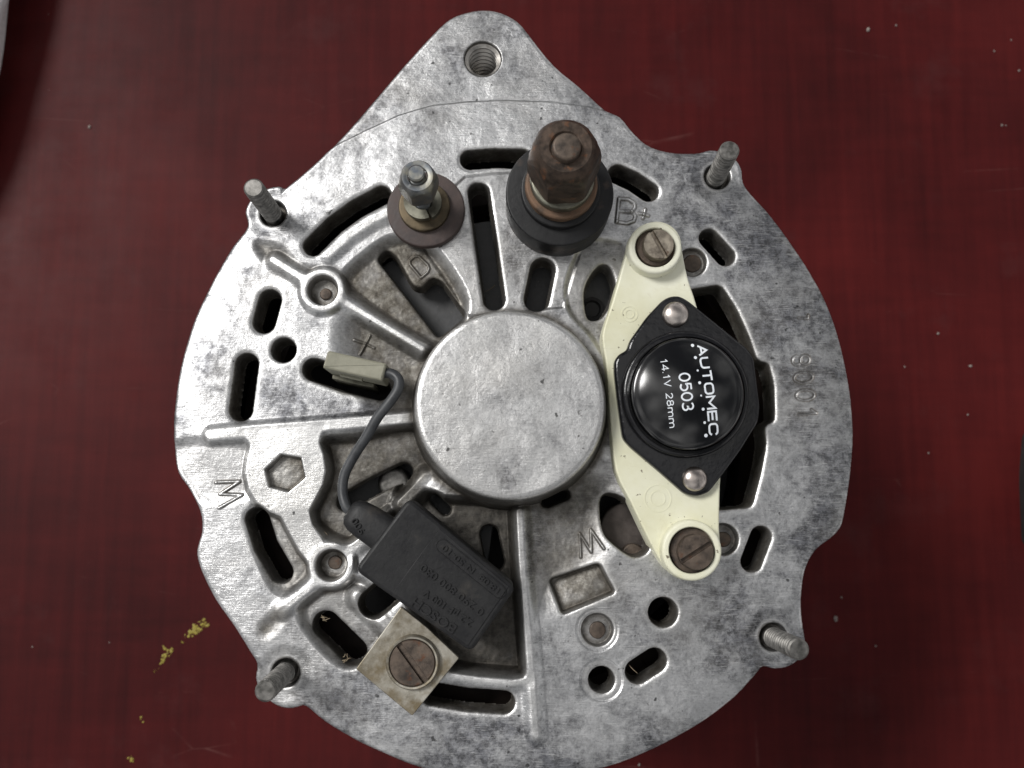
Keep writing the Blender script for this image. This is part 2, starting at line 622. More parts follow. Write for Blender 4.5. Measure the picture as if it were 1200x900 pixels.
def shape(kind, pts, r=0, pad=60, z=0.0):
    if kind == 'disc':
        c = Q([pts], z)
        w = win(c, r+pad)
        return w, np.hypot(GX[w]-c[0][0], GY[w]-c[0][1])-r
    q = Q(pts, z)
    if kind == 'cap':
        w = win(q, r+pad)
        return w, d_path(q, GX[w], GY[w])-r
    if kind == 'spoly':
        q = np.array(catmull(q, 6))
    w = win(q, r+pad)
    return w, d_poly(q, GX[w], GY[w])-r


def lower(sh, depth, soft=8, grime=0.0, oil=0.0):
    w, dd = sh
    if oil:
        OI[w] = np.maximum(OI[w], oil*sstep(soft*.3+3, -soft*.5-4, dd))
    t = sstep(soft*.5, -soft*.5, dd)
    Hh[w] -= depth*t
    if grime:
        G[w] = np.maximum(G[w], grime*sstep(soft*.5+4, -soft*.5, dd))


def level(sh, top, skirt=9, clean=0.0):
    w, dd = sh
    t = sstep(skirt, 0, dd)
    Hh[w] = Hh[w]*(1-t)+top*t
    if clean:
        G[w] *= (1-clean*sstep(skirt*.6, 0, dd))
        OI[w] *= (1-clean*sstep(skirt*.6, 0, dd))
        PO[w] = np.maximum(PO[w], clean*sstep(skirt*.5, -1, dd))


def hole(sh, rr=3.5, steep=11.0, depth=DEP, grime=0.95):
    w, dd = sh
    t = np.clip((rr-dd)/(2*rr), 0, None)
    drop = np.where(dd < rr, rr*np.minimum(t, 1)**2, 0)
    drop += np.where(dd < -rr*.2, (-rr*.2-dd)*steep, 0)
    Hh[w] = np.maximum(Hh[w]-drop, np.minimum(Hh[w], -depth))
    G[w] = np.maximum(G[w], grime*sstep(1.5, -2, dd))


def pocket(sh, depth, rr=2.5, steep=6.0, grime=0.6):
    w, dd = sh
    t = np.clip((rr-dd)/(2*rr), 0, None)
    drop = np.where(dd < rr, rr*np.minimum(t, 1)**2, 0)
    drop += np.where(dd < -rr*.2, (-rr*.2-dd)*steep, 0)
    drop = np.minimum(drop, depth)
    Hh[w] -= drop
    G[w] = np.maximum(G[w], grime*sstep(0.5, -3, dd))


def stroke(pts, hw, hgt, closed=False, soft=1.6):
    q = Q(pts)
    if closed:
        q = np.vstack([q, q[:1]])
    w = win(q, 8)
    dd = d_path(q, GX[w], GY[w])
    Hh[w] += hgt*sstep(hw+soft*.5, hw-soft*.5, dd)
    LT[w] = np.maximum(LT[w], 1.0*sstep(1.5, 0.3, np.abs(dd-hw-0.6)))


def circ(c, rx, ry, n=20, rot=0.0):
    return [(c[0]+rx*math.cos(2*math.pi*k/n)*math.cos(rot)-ry*math.sin(2*math.pi*k/n)*math.sin(rot),
             c[1]+rx*math.cos(2*math.pi*k/n)*math.sin(rot)+ry*math.sin(2*math.pi*k/n)*math.cos(rot)) for k in range(n)]


OUT = [(380, 180), (420, 137), (473, 75), (507, 38), (527, 20), (547, 12), (567, 9), (587, 12), (607, 23), (623, 42),
       (650, 75), (680, 100), (710, 127), (727, 136), (741, 153), (757, 168), (777, 176), (800, 179), (820, 178), (832, 175),
       (848, 177), (863, 186), (870, 198), (872, 213), (881, 226), (900, 246), (920, 271), (937, 295), (951, 317), (966, 344),
       (980, 379), (991, 420), (999, 466), (1002, 510), (999, 550), (991, 605), (985, 621), (974, 632), (959, 643), (948, 659),
       (942, 680), (940, 710), (943, 735), (946, 755), (940, 772), (927, 782), (910, 785), (895, 782), (886, 792), (863, 817),
       (830, 843), (793, 865), (753, 885), (713, 900), (660, 911), (600, 914), (540, 909), (495, 902), (447, 883), (413, 867),
       (380, 847), (358, 829), (348, 830), (335, 832), (318, 826), (304, 812), (298, 796), (300, 779), (291, 763), (272, 733),
       (251, 704), (235, 672), (229, 651), (231, 637), (235, 624), (235, 606), (229, 589), (218, 570), (208, 556), (203, 535),
       (202, 495), (205, 462), (210, 430), (218, 399), (227, 372), (240, 344), (255, 315), (272, 287), (285, 271), (289, 261),
       (286, 248), (290, 236), (300, 225), (314, 219), (326, 217), (334, 218), (350, 207)]

# the lug sits a little lower than the machined rim
seam = [(330, 225), (345, 208), (372, 184), (393, 170), (427, 153), (467, 135), (507, 123), (547, 118.5), (593, 117), (643, 119), (693, 125), (716, 131), (740, 142)]
lug = seam + [(760, 60), (700, -30), (440, -30), (330, 120)]
w_, d_ = shape('poly', lug, 0, 30)
Hh[w_] -= 3.2*sstep(1.6, -1.6, d_)
# slightly dished outer ring
RC = Q([(602, 508)])[0]
RR = np.hypot(GX-RC[0], GY-RC[1])
Hh -= 5.0*sstep(360, 425, RR)*sstep(330, 230, GY)

# --- recessed, unmachined sectors
lower(shape('spoly', [(378, 518), (420, 512), (484, 500), (505, 548), (470, 585), (440, 605), (424, 634), (390, 630), (366, 606), (378, 575), (385, 548)], 0), 20, 12, 0.95, 0.25)
lower(shape('spoly', [(404, 326), (428, 300), (462, 279), (500, 284), (545, 352), (520, 400), (493, 396), (420, 350)], 0), 12, 16, 1.0, 0.1)
lower(shape('spoly', [(420, 372), (470, 395), (500, 425), (490, 480), (455, 478), (425, 440), (405, 400)], 0), 12, 46, 1.0, 0.15)
lower(shape('poly', [(470, 560), (520, 585), (603, 590), (610, 700), (614, 792), (528, 786), (500, 740), (440, 640)], 0), 29, 13, 0.85, 1.0)
lower(shape('spoly', [(620, 560), (690, 540), (712, 580), (700, 640), (660, 690), (632, 700), (624, 640)], 0), 9, 50, 0.8, 0.35)
lower(shape('spoly', [(300, 590), (332, 606), (352, 640), (362, 668), (345, 690), (322, 690), (300, 640)], 0), 7, 14, 0.75)
lower(shape('spoly', [(352, 712), (380, 690), (420, 680), (455, 720), (440, 760), (405, 780), (365, 745)], 0), 10, 14, 0.5)
lower(shape('spoly', [(684, 286), (716, 282), (735, 300), (730, 380), (715, 420), (690, 390), (668, 365), (664, 330)], 0), 5, 7, 0.6)
lower(shape('spoly', [(205, 520), (287, 520), (292, 545), (290, 580), (240, 585), (215, 560)], 0), 3, 16, 0.25)
lower(shape('spoly', [(300, 285), (330, 290), (352, 312), (395, 318), (402, 330), (350, 330), (318, 312)], 0), 4, 14, 0.8)
lower(shape('poly', [(545, 207), (580, 203), (612, 201), (680, 296), (660, 360), (550, 370), (480, 265)], 0), 1.6, 4, 0.15)

# --- ridges
level(shape('cap', [(385, 298), (410, 276), (437, 258), (455, 250)], 2.5), 3.5, 13, 0.7)
level(shape('cap', [(322, 306), (338, 316), (360, 329)], 2.5), 5.5, 13, 0.9)
level(shape('cap', [(402, 353), (440, 376), (495, 409)], 1.8), 5.0, 13, 0.9)
level(shape('disc', (379, 341), 24), 6.0, 8, 0.85)
level(shape('cap', [(249, 510), (300, 505), (380, 499), (484, 490)], 4.5), 5.5, 10, 0.9)
plat = [(288, 506), (292, 514), (296, 522), (292, 538), (290, 555), (294, 573), (303, 588), (317, 598), (331, 604), (340, 622), (352, 644), (362, 656),
        (380, 640), (376, 630), (366, 616), (362, 598), (369, 585), (378, 568), (381, 552), (379, 533), (374, 519), (376, 508), (380, 500)]
level(shape('poly', plat, 0), 5.0, 8, 0.9)
level(shape('disc', (389, 662), 23.5), 5.5, 8, 0.85)
level(shape('cap', [(372, 682), (352, 698), (330, 715)], 2), 5.5, 13, 0.9)
lower(shape('cap', [(328, 720), (312, 738)], 7), 2.0, 14, 0.95)
level(shape('cap', [(404, 650), (426, 632), (440, 618)], 3), 3.0, 12, 0.5)
level(shape('cap', [(470, 590), (500, 560)], 4), -6, 16, 0.15)
level(shape('cap', [(609, 600), (612, 660), (617, 722), (623, 790), (628, 860)], 2.2), 5.5, 13, 0.75)
level(shape('cap', [(525, 790), (560, 796), (600, 800), (618, 796)], 1.2), 4.5, 12, 0.9)
level(shape('cap', [(420, 700), (452, 730), (470, 750)], 4), 0, 16, 0.4)

# --- bolt pads
for c in [(319, 249), (841, 206), (334, 789), (907, 747)]:
    lower(shape('disc', c, 27), 1.6, 15)
    pocket(shape('disc', c, 16.5), 14, 2.5, 6, 0.6)

# --- slots and holes right through the casting
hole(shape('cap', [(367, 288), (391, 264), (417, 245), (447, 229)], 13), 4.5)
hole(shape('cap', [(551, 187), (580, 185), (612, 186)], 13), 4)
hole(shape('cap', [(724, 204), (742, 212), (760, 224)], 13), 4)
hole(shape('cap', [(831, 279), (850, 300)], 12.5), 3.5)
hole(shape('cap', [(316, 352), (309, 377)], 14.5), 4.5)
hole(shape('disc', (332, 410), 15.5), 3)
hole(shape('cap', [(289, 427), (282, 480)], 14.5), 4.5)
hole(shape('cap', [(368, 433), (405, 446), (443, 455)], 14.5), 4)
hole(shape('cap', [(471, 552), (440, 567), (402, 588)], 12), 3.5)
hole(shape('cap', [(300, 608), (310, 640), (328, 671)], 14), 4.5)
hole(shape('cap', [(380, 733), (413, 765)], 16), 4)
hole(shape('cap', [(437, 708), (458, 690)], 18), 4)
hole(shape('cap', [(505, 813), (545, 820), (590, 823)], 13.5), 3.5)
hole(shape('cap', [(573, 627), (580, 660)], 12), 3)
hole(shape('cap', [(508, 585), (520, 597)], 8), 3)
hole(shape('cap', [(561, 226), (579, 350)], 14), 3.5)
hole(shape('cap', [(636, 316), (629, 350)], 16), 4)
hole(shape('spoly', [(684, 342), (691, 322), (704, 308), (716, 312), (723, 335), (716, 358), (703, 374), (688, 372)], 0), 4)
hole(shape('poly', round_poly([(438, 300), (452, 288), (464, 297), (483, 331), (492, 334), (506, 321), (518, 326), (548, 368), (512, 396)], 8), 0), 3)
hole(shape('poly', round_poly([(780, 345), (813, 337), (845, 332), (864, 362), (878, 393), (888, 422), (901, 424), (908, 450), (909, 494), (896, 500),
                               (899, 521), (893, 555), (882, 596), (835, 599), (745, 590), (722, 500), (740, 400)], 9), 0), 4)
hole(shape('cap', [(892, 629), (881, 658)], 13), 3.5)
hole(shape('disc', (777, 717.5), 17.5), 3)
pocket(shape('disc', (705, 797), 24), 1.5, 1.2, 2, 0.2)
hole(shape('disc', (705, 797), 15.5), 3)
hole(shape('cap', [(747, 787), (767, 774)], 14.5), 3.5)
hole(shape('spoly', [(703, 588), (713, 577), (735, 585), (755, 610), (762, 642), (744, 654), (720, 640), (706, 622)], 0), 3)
hole(shape('cap', [(641, 588), (662, 580)], 8), 4)  # no real slot: opening cut to stand for the dark shadow below the cap
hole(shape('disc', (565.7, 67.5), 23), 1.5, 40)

# --- blind pockets
pocket(shape('poly', round_poly([(642, 679), (703, 658), (723, 695), (658, 722)], 7), 0), 15, 2.5, 4.5, 0.95)
pocket(shape('poly', [(311, 550), (330, 532), (354, 536), (359, 560), (339, 577), (316, 571)], 0), 11, 1.2, 4.5, 0.95)
pocket(shape('disc', (379, 341), 18.5), 17, 2.2, 5, 0.7)
pocket(shape('disc', (389, 662), 18.5), 20, 2.2, 5, 0.7)
pocket(shape('disc', (700, 738), 24), 1.0, 1.5, 2, 0.1)
pocket(shape('disc', (700, 738), 19), 9, 2.5, 4, 0.5)
pocket(shape('disc', (811, 307), 18), 10, 2.5, 5, 0.6)
pocket(shape('disc', (847, 632), 19), 12, 2.5, 5, 0.6)

# --- raised and cut characters
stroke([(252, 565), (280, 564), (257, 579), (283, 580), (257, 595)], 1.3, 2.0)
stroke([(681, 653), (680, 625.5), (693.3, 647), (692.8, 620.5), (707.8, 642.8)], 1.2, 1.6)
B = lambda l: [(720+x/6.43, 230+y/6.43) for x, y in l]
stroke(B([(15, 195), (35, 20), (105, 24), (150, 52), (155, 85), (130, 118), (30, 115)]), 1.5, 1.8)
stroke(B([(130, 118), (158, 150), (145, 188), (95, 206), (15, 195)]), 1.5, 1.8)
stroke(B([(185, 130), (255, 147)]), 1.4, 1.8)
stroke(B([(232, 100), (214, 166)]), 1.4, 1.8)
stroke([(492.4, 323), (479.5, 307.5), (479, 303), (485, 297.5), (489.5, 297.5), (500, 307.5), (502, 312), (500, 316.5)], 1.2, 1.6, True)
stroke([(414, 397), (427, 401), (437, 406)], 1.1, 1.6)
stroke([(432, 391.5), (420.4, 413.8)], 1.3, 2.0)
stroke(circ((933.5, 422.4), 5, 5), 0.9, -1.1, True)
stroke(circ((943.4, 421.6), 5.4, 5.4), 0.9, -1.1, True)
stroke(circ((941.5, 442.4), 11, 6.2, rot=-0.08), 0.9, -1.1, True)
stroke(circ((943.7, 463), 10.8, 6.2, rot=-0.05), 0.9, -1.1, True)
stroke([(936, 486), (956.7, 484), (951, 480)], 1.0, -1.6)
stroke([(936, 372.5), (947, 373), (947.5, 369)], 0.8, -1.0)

def vnoise(scale, seed):
    r = np.random.default_rng(seed)
    nx, ny = int((U1-U0)/scale)+3, int((V1-V0)/scale)+3
    g = r.uniform(-1, 1, (ny, nx))
    fx, fy = (GX-U0)/scale, (GY-V0)/scale
    ix, iy = fx.astype(int), fy.astype(int)
    tx, ty = fx-ix, fy-iy
    tx, ty = tx*tx*(3-2*tx), ty*ty*(3-2*ty)
    return (g[iy, ix]*(1-tx)+g[iy, ix+1]*tx)*(1-ty)+(g[iy+1, ix]*(1-tx)+g[iy+1, ix+1]*tx)*ty


# --- raised bearing cap
ZB = 9.0
wb, db = shape('disc', (598, 473), rad(112, ZB)/K, 40, ZB)
TOPB = ZB/K
rb = 8.0
db2 = db+0.0
prof = np.where(db2 < -rb, TOPB, TOPB-(rb-np.sqrt(np.clip(rb*rb-(np.clip(db2, -rb, 0)+rb)**2, 0, None)))*0.75)
prof = np.where(db2 > 0, TOPB-rb*0.75-db2*7.5, prof)
base = Hh[wb]
kk = 9.0
hmix = np.clip(0.5+0.5*(prof-base)/kk, 0, 1)
sm = base*(1-hmix)+prof*hmix+kk*hmix*(1-hmix)
keep = (db2 > 6) & (base < -30)
Hh[wb] = np.where(keep, base, np.where(db2 > 16, base, sm))
OI[wb] = np.where(db2 < 0, 0, np.maximum(OI[wb], 0.6*sstep(26, 1, db2)))
PO[wb] = np.where(db2 < -3, np.clip(0.45+0.45*vnoise(38, 9)[wb], 0, 1), PO[wb])
G[wb] = np.where(db2 < -3, 0.12, np.maximum(G[wb], 0.75*sstep(26, 2, db2)))
G[wb] = np.where((db2 > -3) & (db2 < 1), 0.45, G[wb])

# outer edge of the casting
qo = np.array(catmull(Q(OUT), 3))
do = d_poly(qo, GX, GY)
rr = 5.0
t = np.clip((do+rr)/rr, 0, 1)
Hh -= np.where(do > -rr, rr*0.8*(1-np.sqrt(np.clip(1-t*t*0.98, 0, 1))), 0)
Hh -= np.where(do > -0.3, (do+0.3)*13, 0)
Hh = np.maximum(Hh, -DEP)


def blur(A, r):
    """box blur, twice"""
    for _ in range(2):
        for ax in (0, 1):
            n_ = 2*r+1
            pw = [(0, 0), (0, 0)]
            pw[ax] = (r+1, r)
            c_ = np.cumsum(np.pad(A, pw, mode='edge'), axis=ax)
            A = (c_[n_:] - c_[:-n_])/n_ if ax == 0 else (c_[:, n_:] - c_[:, :-n_])/n_
    return A


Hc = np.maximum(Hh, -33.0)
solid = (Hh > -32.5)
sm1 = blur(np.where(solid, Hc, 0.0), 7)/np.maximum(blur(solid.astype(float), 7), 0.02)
CV = np.clip((sm1-Hc-0.7)/3.2, 0, 1)*solid  # hollows: relief lying below its blurred surroundings
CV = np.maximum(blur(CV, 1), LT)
EX = np.clip((Hc-sm1-0.7)/2.2, 0, 1)*solid*(do < -6)
PO = np.maximum(PO, 0.8*blur(EX, 1))
top = Hh > -DEP+6
Hh += top*(0.9*vnoise(60, 5)+0.45*vnoise(34, 1)+0.16*vnoise(13, 2)+0.07*vnoise(5, 3)+0.15*np.clip(G, 0, 1)*vnoise(3.2, 4))

keepv = Hh > -DEP+0.02
cell = keepv[:-1, :-1] | keepv[1:, :-1] | keepv[:-1, 1:] | keepv[1:, 1:]
idx = -np.ones((NY, NX), int)
used = np.zeros((NY, NX), bool)
for a in (slice(0, -1), slice(1, None)):
    for b in (slice(0, -1), slice(1, None)):
        used[a, b] |= cell
idx[used] = np.arange(used.sum())
vco = np.stack([GX[used]*K, GY[used]*K, Hh[used]*K-ZT], 1)*MM
ci, cj = np.nonzero(cell)
fc = np.stack([idx[ci, cj], idx[ci, cj+1], idx[ci+1, cj+1], idx[ci+1, cj]], 1)
me = bpy.data.meshes.new('end_shield')
me.vertices.add(len(vco))
me.vertices.foreach_set('co', vco.astype(np.float32).ravel())
me.loops.add(fc.size)
me.loops.foreach_set('vertex_index', fc.astype(np.int32).ravel())
me.polygons.add(len(fc))
me.polygons.foreach_set('loop_start', np.arange(0, fc.size, 4, dtype=np.int32))
me.polygons.foreach_set('use_smooth', np.ones(len(fc), bool))
me.update(calc_edges=True)
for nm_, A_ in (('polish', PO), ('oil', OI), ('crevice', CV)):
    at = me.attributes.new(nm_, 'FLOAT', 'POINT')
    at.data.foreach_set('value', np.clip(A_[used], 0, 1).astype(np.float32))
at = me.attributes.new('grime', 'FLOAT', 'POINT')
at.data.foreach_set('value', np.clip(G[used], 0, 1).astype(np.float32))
print('casting quads', len(fc))
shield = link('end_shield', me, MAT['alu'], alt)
tag(shield, 'worn cast aluminium end shield with vent slots, ribs and mounting lug')


def zat(u, v):
    """height of the casting surface (mm) under a traced point"""
    q = Q([(u, v)])[0]
    i = int(round((q[1]-V0)/STEP))
    j = int(round((q[0]-U0)/STEP))
    return Hh[i, j]*K


# threaded insert in the lug
c = P(565.7, 67.5)
pr = []
z = -0.9
r0 = 22.0*K
while z > -25:
    pr += [(r0, z), (r0, z-0.45), (r0-0.68, z-0.85), (r0-0.68, z-1.15)]
    z -= 1.6
vs, fs = lathe(pr, c, 40)
fs = [f[::-1] for f in fs if len(f) == 4]
vs2, fs2 = lathe([(5.6, -4.3), (5.6, -26), (3.75, -26), (3.75, -4.3)], c, 40, close=True)
link('lug_sleeve', mesh_from('lug_sleeve', vs2, fs2, 35), MAT['alu'], shield)
link('threaded_insert', mesh_from('threaded_insert', vs, fs, 25), MAT['insert'], shield)

# rusty heads sunk in the blind bores
for (u, v), r, dz in [((700, 738), 9.5, 1.0), ((847, 632), 9, 0.9), ((382, 345), 7, 0.9), ((393, 659), 8, 0.9), ((811, 309), 11, 0.6)]:
    c = P(u, v, zat(u, v))
    zb = zat(u, v)
    vs, fs = rounded_disc(r*K, zb-0.4, zb+dz*.6, 0.25, c, 24, wob=0.03)
    link('sunk_screw', mesh_from('sunk_screw', vs, fs), MAT['rustscrew'], shield)

# ---- what shows through the slots and the rest of the body below ------
def ring(name, prof, mat, seg=96, parent=alt, close=True):
    vs, fs = lathe(prof, (0, 0), seg, close=close)
    return link(name, mesh_from(name, vs, fs, 35), MAT[mat], parent)


ring('shield_skirt', [(58.6, -5.2), (58.6, -28), (57.4, -28), (57.4, -5.2)], 'alu')
ring('shade_liner', [(57.3, -5.5), (57.3, -28), (56.9, -28), (56.9, -5.5)], 'dark')  # added dark ring so the slots look unlit inside
ring('stator_core', [(61.2, -28.2), (61.2, -52), (48, -52), (48, -28.2)], 'lamination')
ring('stator_winding', [(55.5, -16), (56.2, -18), (56.2, -28), (48, -28), (47.5, -18), (50, -15.5)], 'winding')
ring('rotor', [(46.5, -24), (46.5, -54), (6, -54), (6, -20), (30, -20)], 'dark')
ring('drive_end_shield', [(62, -52.2), (62, -60), (40, -80), (12, -80), (12, -77), (38, -77), (58, -58), (58, -52.2)], 'alu')
ring('cooling_fan', [(56, -83), (57, -84), (57, -90), (55, -90), (54, -85), (12, -85), (12, -83)], 'dark')
ring('pulley', [(34, -91), (34, -93), (27, -99.5), (27, -102.5), (34, -109), (34, ZT+0.05), (8, ZT+0.05), (8, -91)], 'steel')

# rectifier plates below the upper sectors
c0 = P(598, 473, 0)


def sector(name, a0, a1, r0, r1, z, mat):
    n = 40
    o = [(c0[0]+r1*K*math.cos(math.radians(a0+(a1-a0)*i/n)), c0[1]+r1*K*math.sin(math.radians(a0+(a1-a0)*i/n))) for i in range(n+1)]
    i_ = [(c0[0]+r0*K*math.cos(math.radians(a0+(a1-a0)*i/n)), c0[1]+r0*K*math.sin(math.radians(a0+(a1-a0)*i/n))) for i in range(n, -1, -1)]
    return link(name, prism(o+i_, z-1.6, z, 0.3, 2, name), MAT[mat], alt)


sector('rectifier_plate', 28, 146, 70, 238, -8.6, 'heatsink')
sector('rectifier_plate', 196, 262, 70, 230, -10.5, 'heatsink')
# diode case below the opening beside the lower letter
dc = P(735, 622, -7)
vs, fs = rounded_disc(34*K, -12, -6.6, 0.6, dc, 40)
link('diode', mesh_from('diode', vs, fs), MAT['lamination'], alt)
dc = P(742, 650, -5)
vs, fs = rounded_disc(13*K, -10, -5.2, 0.3, dc, 30)
link('diode', mesh_from('diode', vs, fs), MAT['rustscrew'], alt)
dc = P(462, 566, -7)
vs, fs = rounded_disc(20*K, -12, -6.4, 1.2, dc, 40)
link('diode', mesh_from('diode', vs, fs), MAT['steel'], alt)
dc = P(694, 362, -7.5)
vs, fs = lathe([(15*K, -8.5), (15*K, -7.6), (11*K, -7.4), (9*K, -8.2)], dc, 32)
link('diode', mesh_from('diode', vs, fs), MAT['dark'], alt)

# ---- through bolts ------------------------------------------------------
def thread(r, L, pitch, base, tip, name, mat, parent, plain=0.0, neck=True):
    """threaded rod from base (place mm) to tip"""
    pr = [(r*1.0, -6)]
    z = 0.0
    if plain:
        pr += [(r, 0), (r, plain)]
        z = plain
    while z < L-1.4:
        pr += [(r, z), (r, z+pitch*.25), (r*0.80, z+pitch*.5), (r*0.80, z+pitch*.7)]
        z += pitch
    if neck:
        pr += [(r*0.86, z), (r*0.86, L-1.0)]
    pr += [(r*0.98, L-0.85), (r*0.98, L-0.25), (r*0.82, L)]
    vs, fs = lathe(pr, (0, 0), 28)
    ax = (tip-base).normalized()
    rot = ax.to_track_quat('Z', 'Y').to_matrix()
    vs = [tuple(rot @ Vector(v)+base) for v in vs]
    return link(name, mesh_from(name, vs, fs, 30), MAT[mat], parent)


for b, t, zt, lab in [((319, 250), (297, 220), 14.0, 'dark through bolt at upper left'), ((839, 208), (855, 176), 14.0, 'clean threaded through bolt at upper right'),
                      ((334, 788), (311, 810), 15.0, 'grimy through bolt at lower left'), ((906, 747), (936, 761), 15.0, 'through bolt with necked tip at lower right')]:
    o = thread(1.85, (P3(*t, zt)-P3(*b, 0)).length, 1.2, P3(*b, 0), P3(*t, zt), 'through_bolt', 'steel', alt, plain=0.0)
    tag(o, lab)

# ---- battery terminal -----------------------------------------------------
bt = tag(empty('battery_terminal', parent=alt), 'rusty hex nut on a thick black insulating disc')


def disc(name, uv, r, z0, z1, mat, parent, b=0.3, wob=0.0, seg=64):
    vs, fs = rounded_disc(rad(r, z1), z0, z1, b, P(uv[0], uv[1], z1), seg, wob)
    return link(name, mesh_from(name, vs, fs), MAT[mat], parent)


disc('insulating_disc', (656, 226), 65, -0.3, 7.6, 'blackdisc', bt, 0.35, 0.004)
disc('washer', (657, 221), 48, 7.6, 9.3, 'blackdisc', bt, 0.4)
disc('washer', (658, 215), 44, 9.3, 11.2, 'rustwasher', bt, 0.5, 0.006)
disc('washer', (659, 208), 39, 11.2, 13.4, 'zinc', bt, 0.5, 0.004)


def hexnut(name, cb, ct, r, z0, z1, rot, mat, parent, rin, top_r=0.66):
    """hexagonal nut with a turned chamfer at the top; corner radius r"""
    n = 72
    c0_, c1_ = Vector((*P(cb[0], cb[1], z0), z0)), Vector((*P(ct[0], ct[1], z1), z1))
    lev = []
    hgt = z1-z0
    apo = r*math.cos(math.pi/6)

    def hexr(a):
        m = ((a-rot) % (math.pi/3))-math.pi/6
        return apo/math.cos(m)
    rows = []
    for k, lim in [(0.0, r*0.93), (0.06, r*0.97), (0.14, r), (0.45, r), (0.6, r*0.99), (0.72, r*0.95), (0.82, r*0.885), (0.9, r*0.81), (0.96, r*0.735), (1.0, r*top_r)]:
        rows.append((k, lim, None))
    rows.append((1.0, rin*1.12, 1))
    rows.append((0.985, rin*1.0, 1))
    rows.append((0.9, rin*0.98, 1))
    vs, fs = [], []
    for k, lim, ii in rows:
        for j in range(n):
            a = rot+2*math.pi*j/n
            rr_ = lim if ii else min(hexr(a), lim)
            p = c0_.lerp(c1_, k)
            vs.append((p.x+rr_*math.cos(a), p.y+rr_*math.sin(a), z0+hgt*k))
    for i in range(len(rows)-1):
        for j in range(n):
            j2 = (j+1) % n
            fs.append((i*n+j, i*n+j2, (i+1)*n+j2, (i+1)*n+j))
    return link(name, mesh_from(name, vs, fs, 24), MAT[mat], parent)


hexnut('nut', (660, 203), (663, 172), 44.5*K*0.90, 13.4, 25.6, 0.06, 'rustynut', bt, 18*K*0.86, 0.68)
vs, fs = rounded_disc(17.5*K*0.85, 10, 27.3, 0.5, P(664, 171, 27.3), 32, 0.01)
link('stud', mesh_from('stud', vs, fs), MAT['rustscrew'], bt)

# ---- small terminal --------------------------------------------------------
ft = tag(empty('field_terminal', parent=alt), 'small loose nut on a brown disc at the upper left')
disc('insulating_disc', (499, 245), 46.5, -0.2, 1.5, 'phenolic', ft, 0.35, 0.006)
disc('washer', (497, 241), 31, 1.5, 2.6, 'brass', ft, 0.35, 0.008)
# split spring washer
cw = P(495, 235, 5)
nseg = 60
vs, fs = [], []
for i in range(nseg+1):
    a = math.radians(-60+ 352*i/nseg)
    for (r_, dz) in [(11*K, 0), (22*K, 0), (22*K, 1.5), (11*K, 1.5)]:
        vs.append((cw[0]+r_*math.cos(a), cw[1]+r_*math.sin(a), 2.7+0.9*i/nseg+dz))
for i in range(nseg):
    for k in range(4):
        k2 = (k+1) % 4
        fs.append((i*4+k, i*4+k2, (i+1)*4+k2, (i+1)*4+k))
fs += [(0, 1, 2, 3), (nseg*4+3, nseg*4+2, nseg*4+1, nseg*4)]
link('spring_washer', mesh_from('spring_washer', vs, fs, 35), MAT['zinc'], ft)
hexnut('nut', (491.5, 221), (489, 206), 24.5*K*0.93, 10.2, 16.4, 0.2, 'bluesteel', ft, 11.5*K*0.95, 0.75)
thread(10.6*K*0.92, 17.4-1.0, 0.5, P3(497, 243, 1.0), P3(487.5, 202, 17.4), 'stud', 'bluesteel', ft)

# ---- voltage regulator -------------------------------------------------------
vr = tag(empty('voltage_regulator', parent=alt), 'gloss black regulator on a cream plastic holder')
ZP = 4.2
pl = [(735, 292), (739, 277), (750, 265), (769, 259), (786, 264), (797, 277), (800, 296), (806, 325), (817, 360), (830, 420), (846, 500), (844, 569), (843, 620),
      (845, 648), (838, 665), (824, 677), (806, 679), (788, 672), (775, 659), (760, 632), (739, 588), (722, 552), (716, 500), (711, 433), (706, 400),
      (708, 382), (718, 352)]
pp = [P(u, v, ZP) for u, v in pl]
plo = prism([tuple(p) for p in catmull(pp, 3)], -3.0, ZP, 0.35, 3, 'holder_plate', 50)
link('holder_plate', plo, MAT['cream'], vr)


def cup(uv, r, rin, z0, z1, dep, mat, parent, name):
    c_ = P(uv[0], uv[1], z1)
    R, r_ = rad(r, z1), rad(rin, z1)
    b = 0.6
    pr = [(R+0.15, z0)]
    for i in range(6):
        a = math.pi/2*i/5
        pr.append((R-b+b*math.cos(a), z1-b+b*math.sin(a)))
    pr += [(r_+0.15, z1), (r_, z1-0.15), (r_, z1-dep)]
    vs, fs = lathe(pr, c_, 64)
    fs = [f for f in fs if len(f) == 4]
    return link(name, mesh_from(name, vs, fs), MAT[mat], parent)


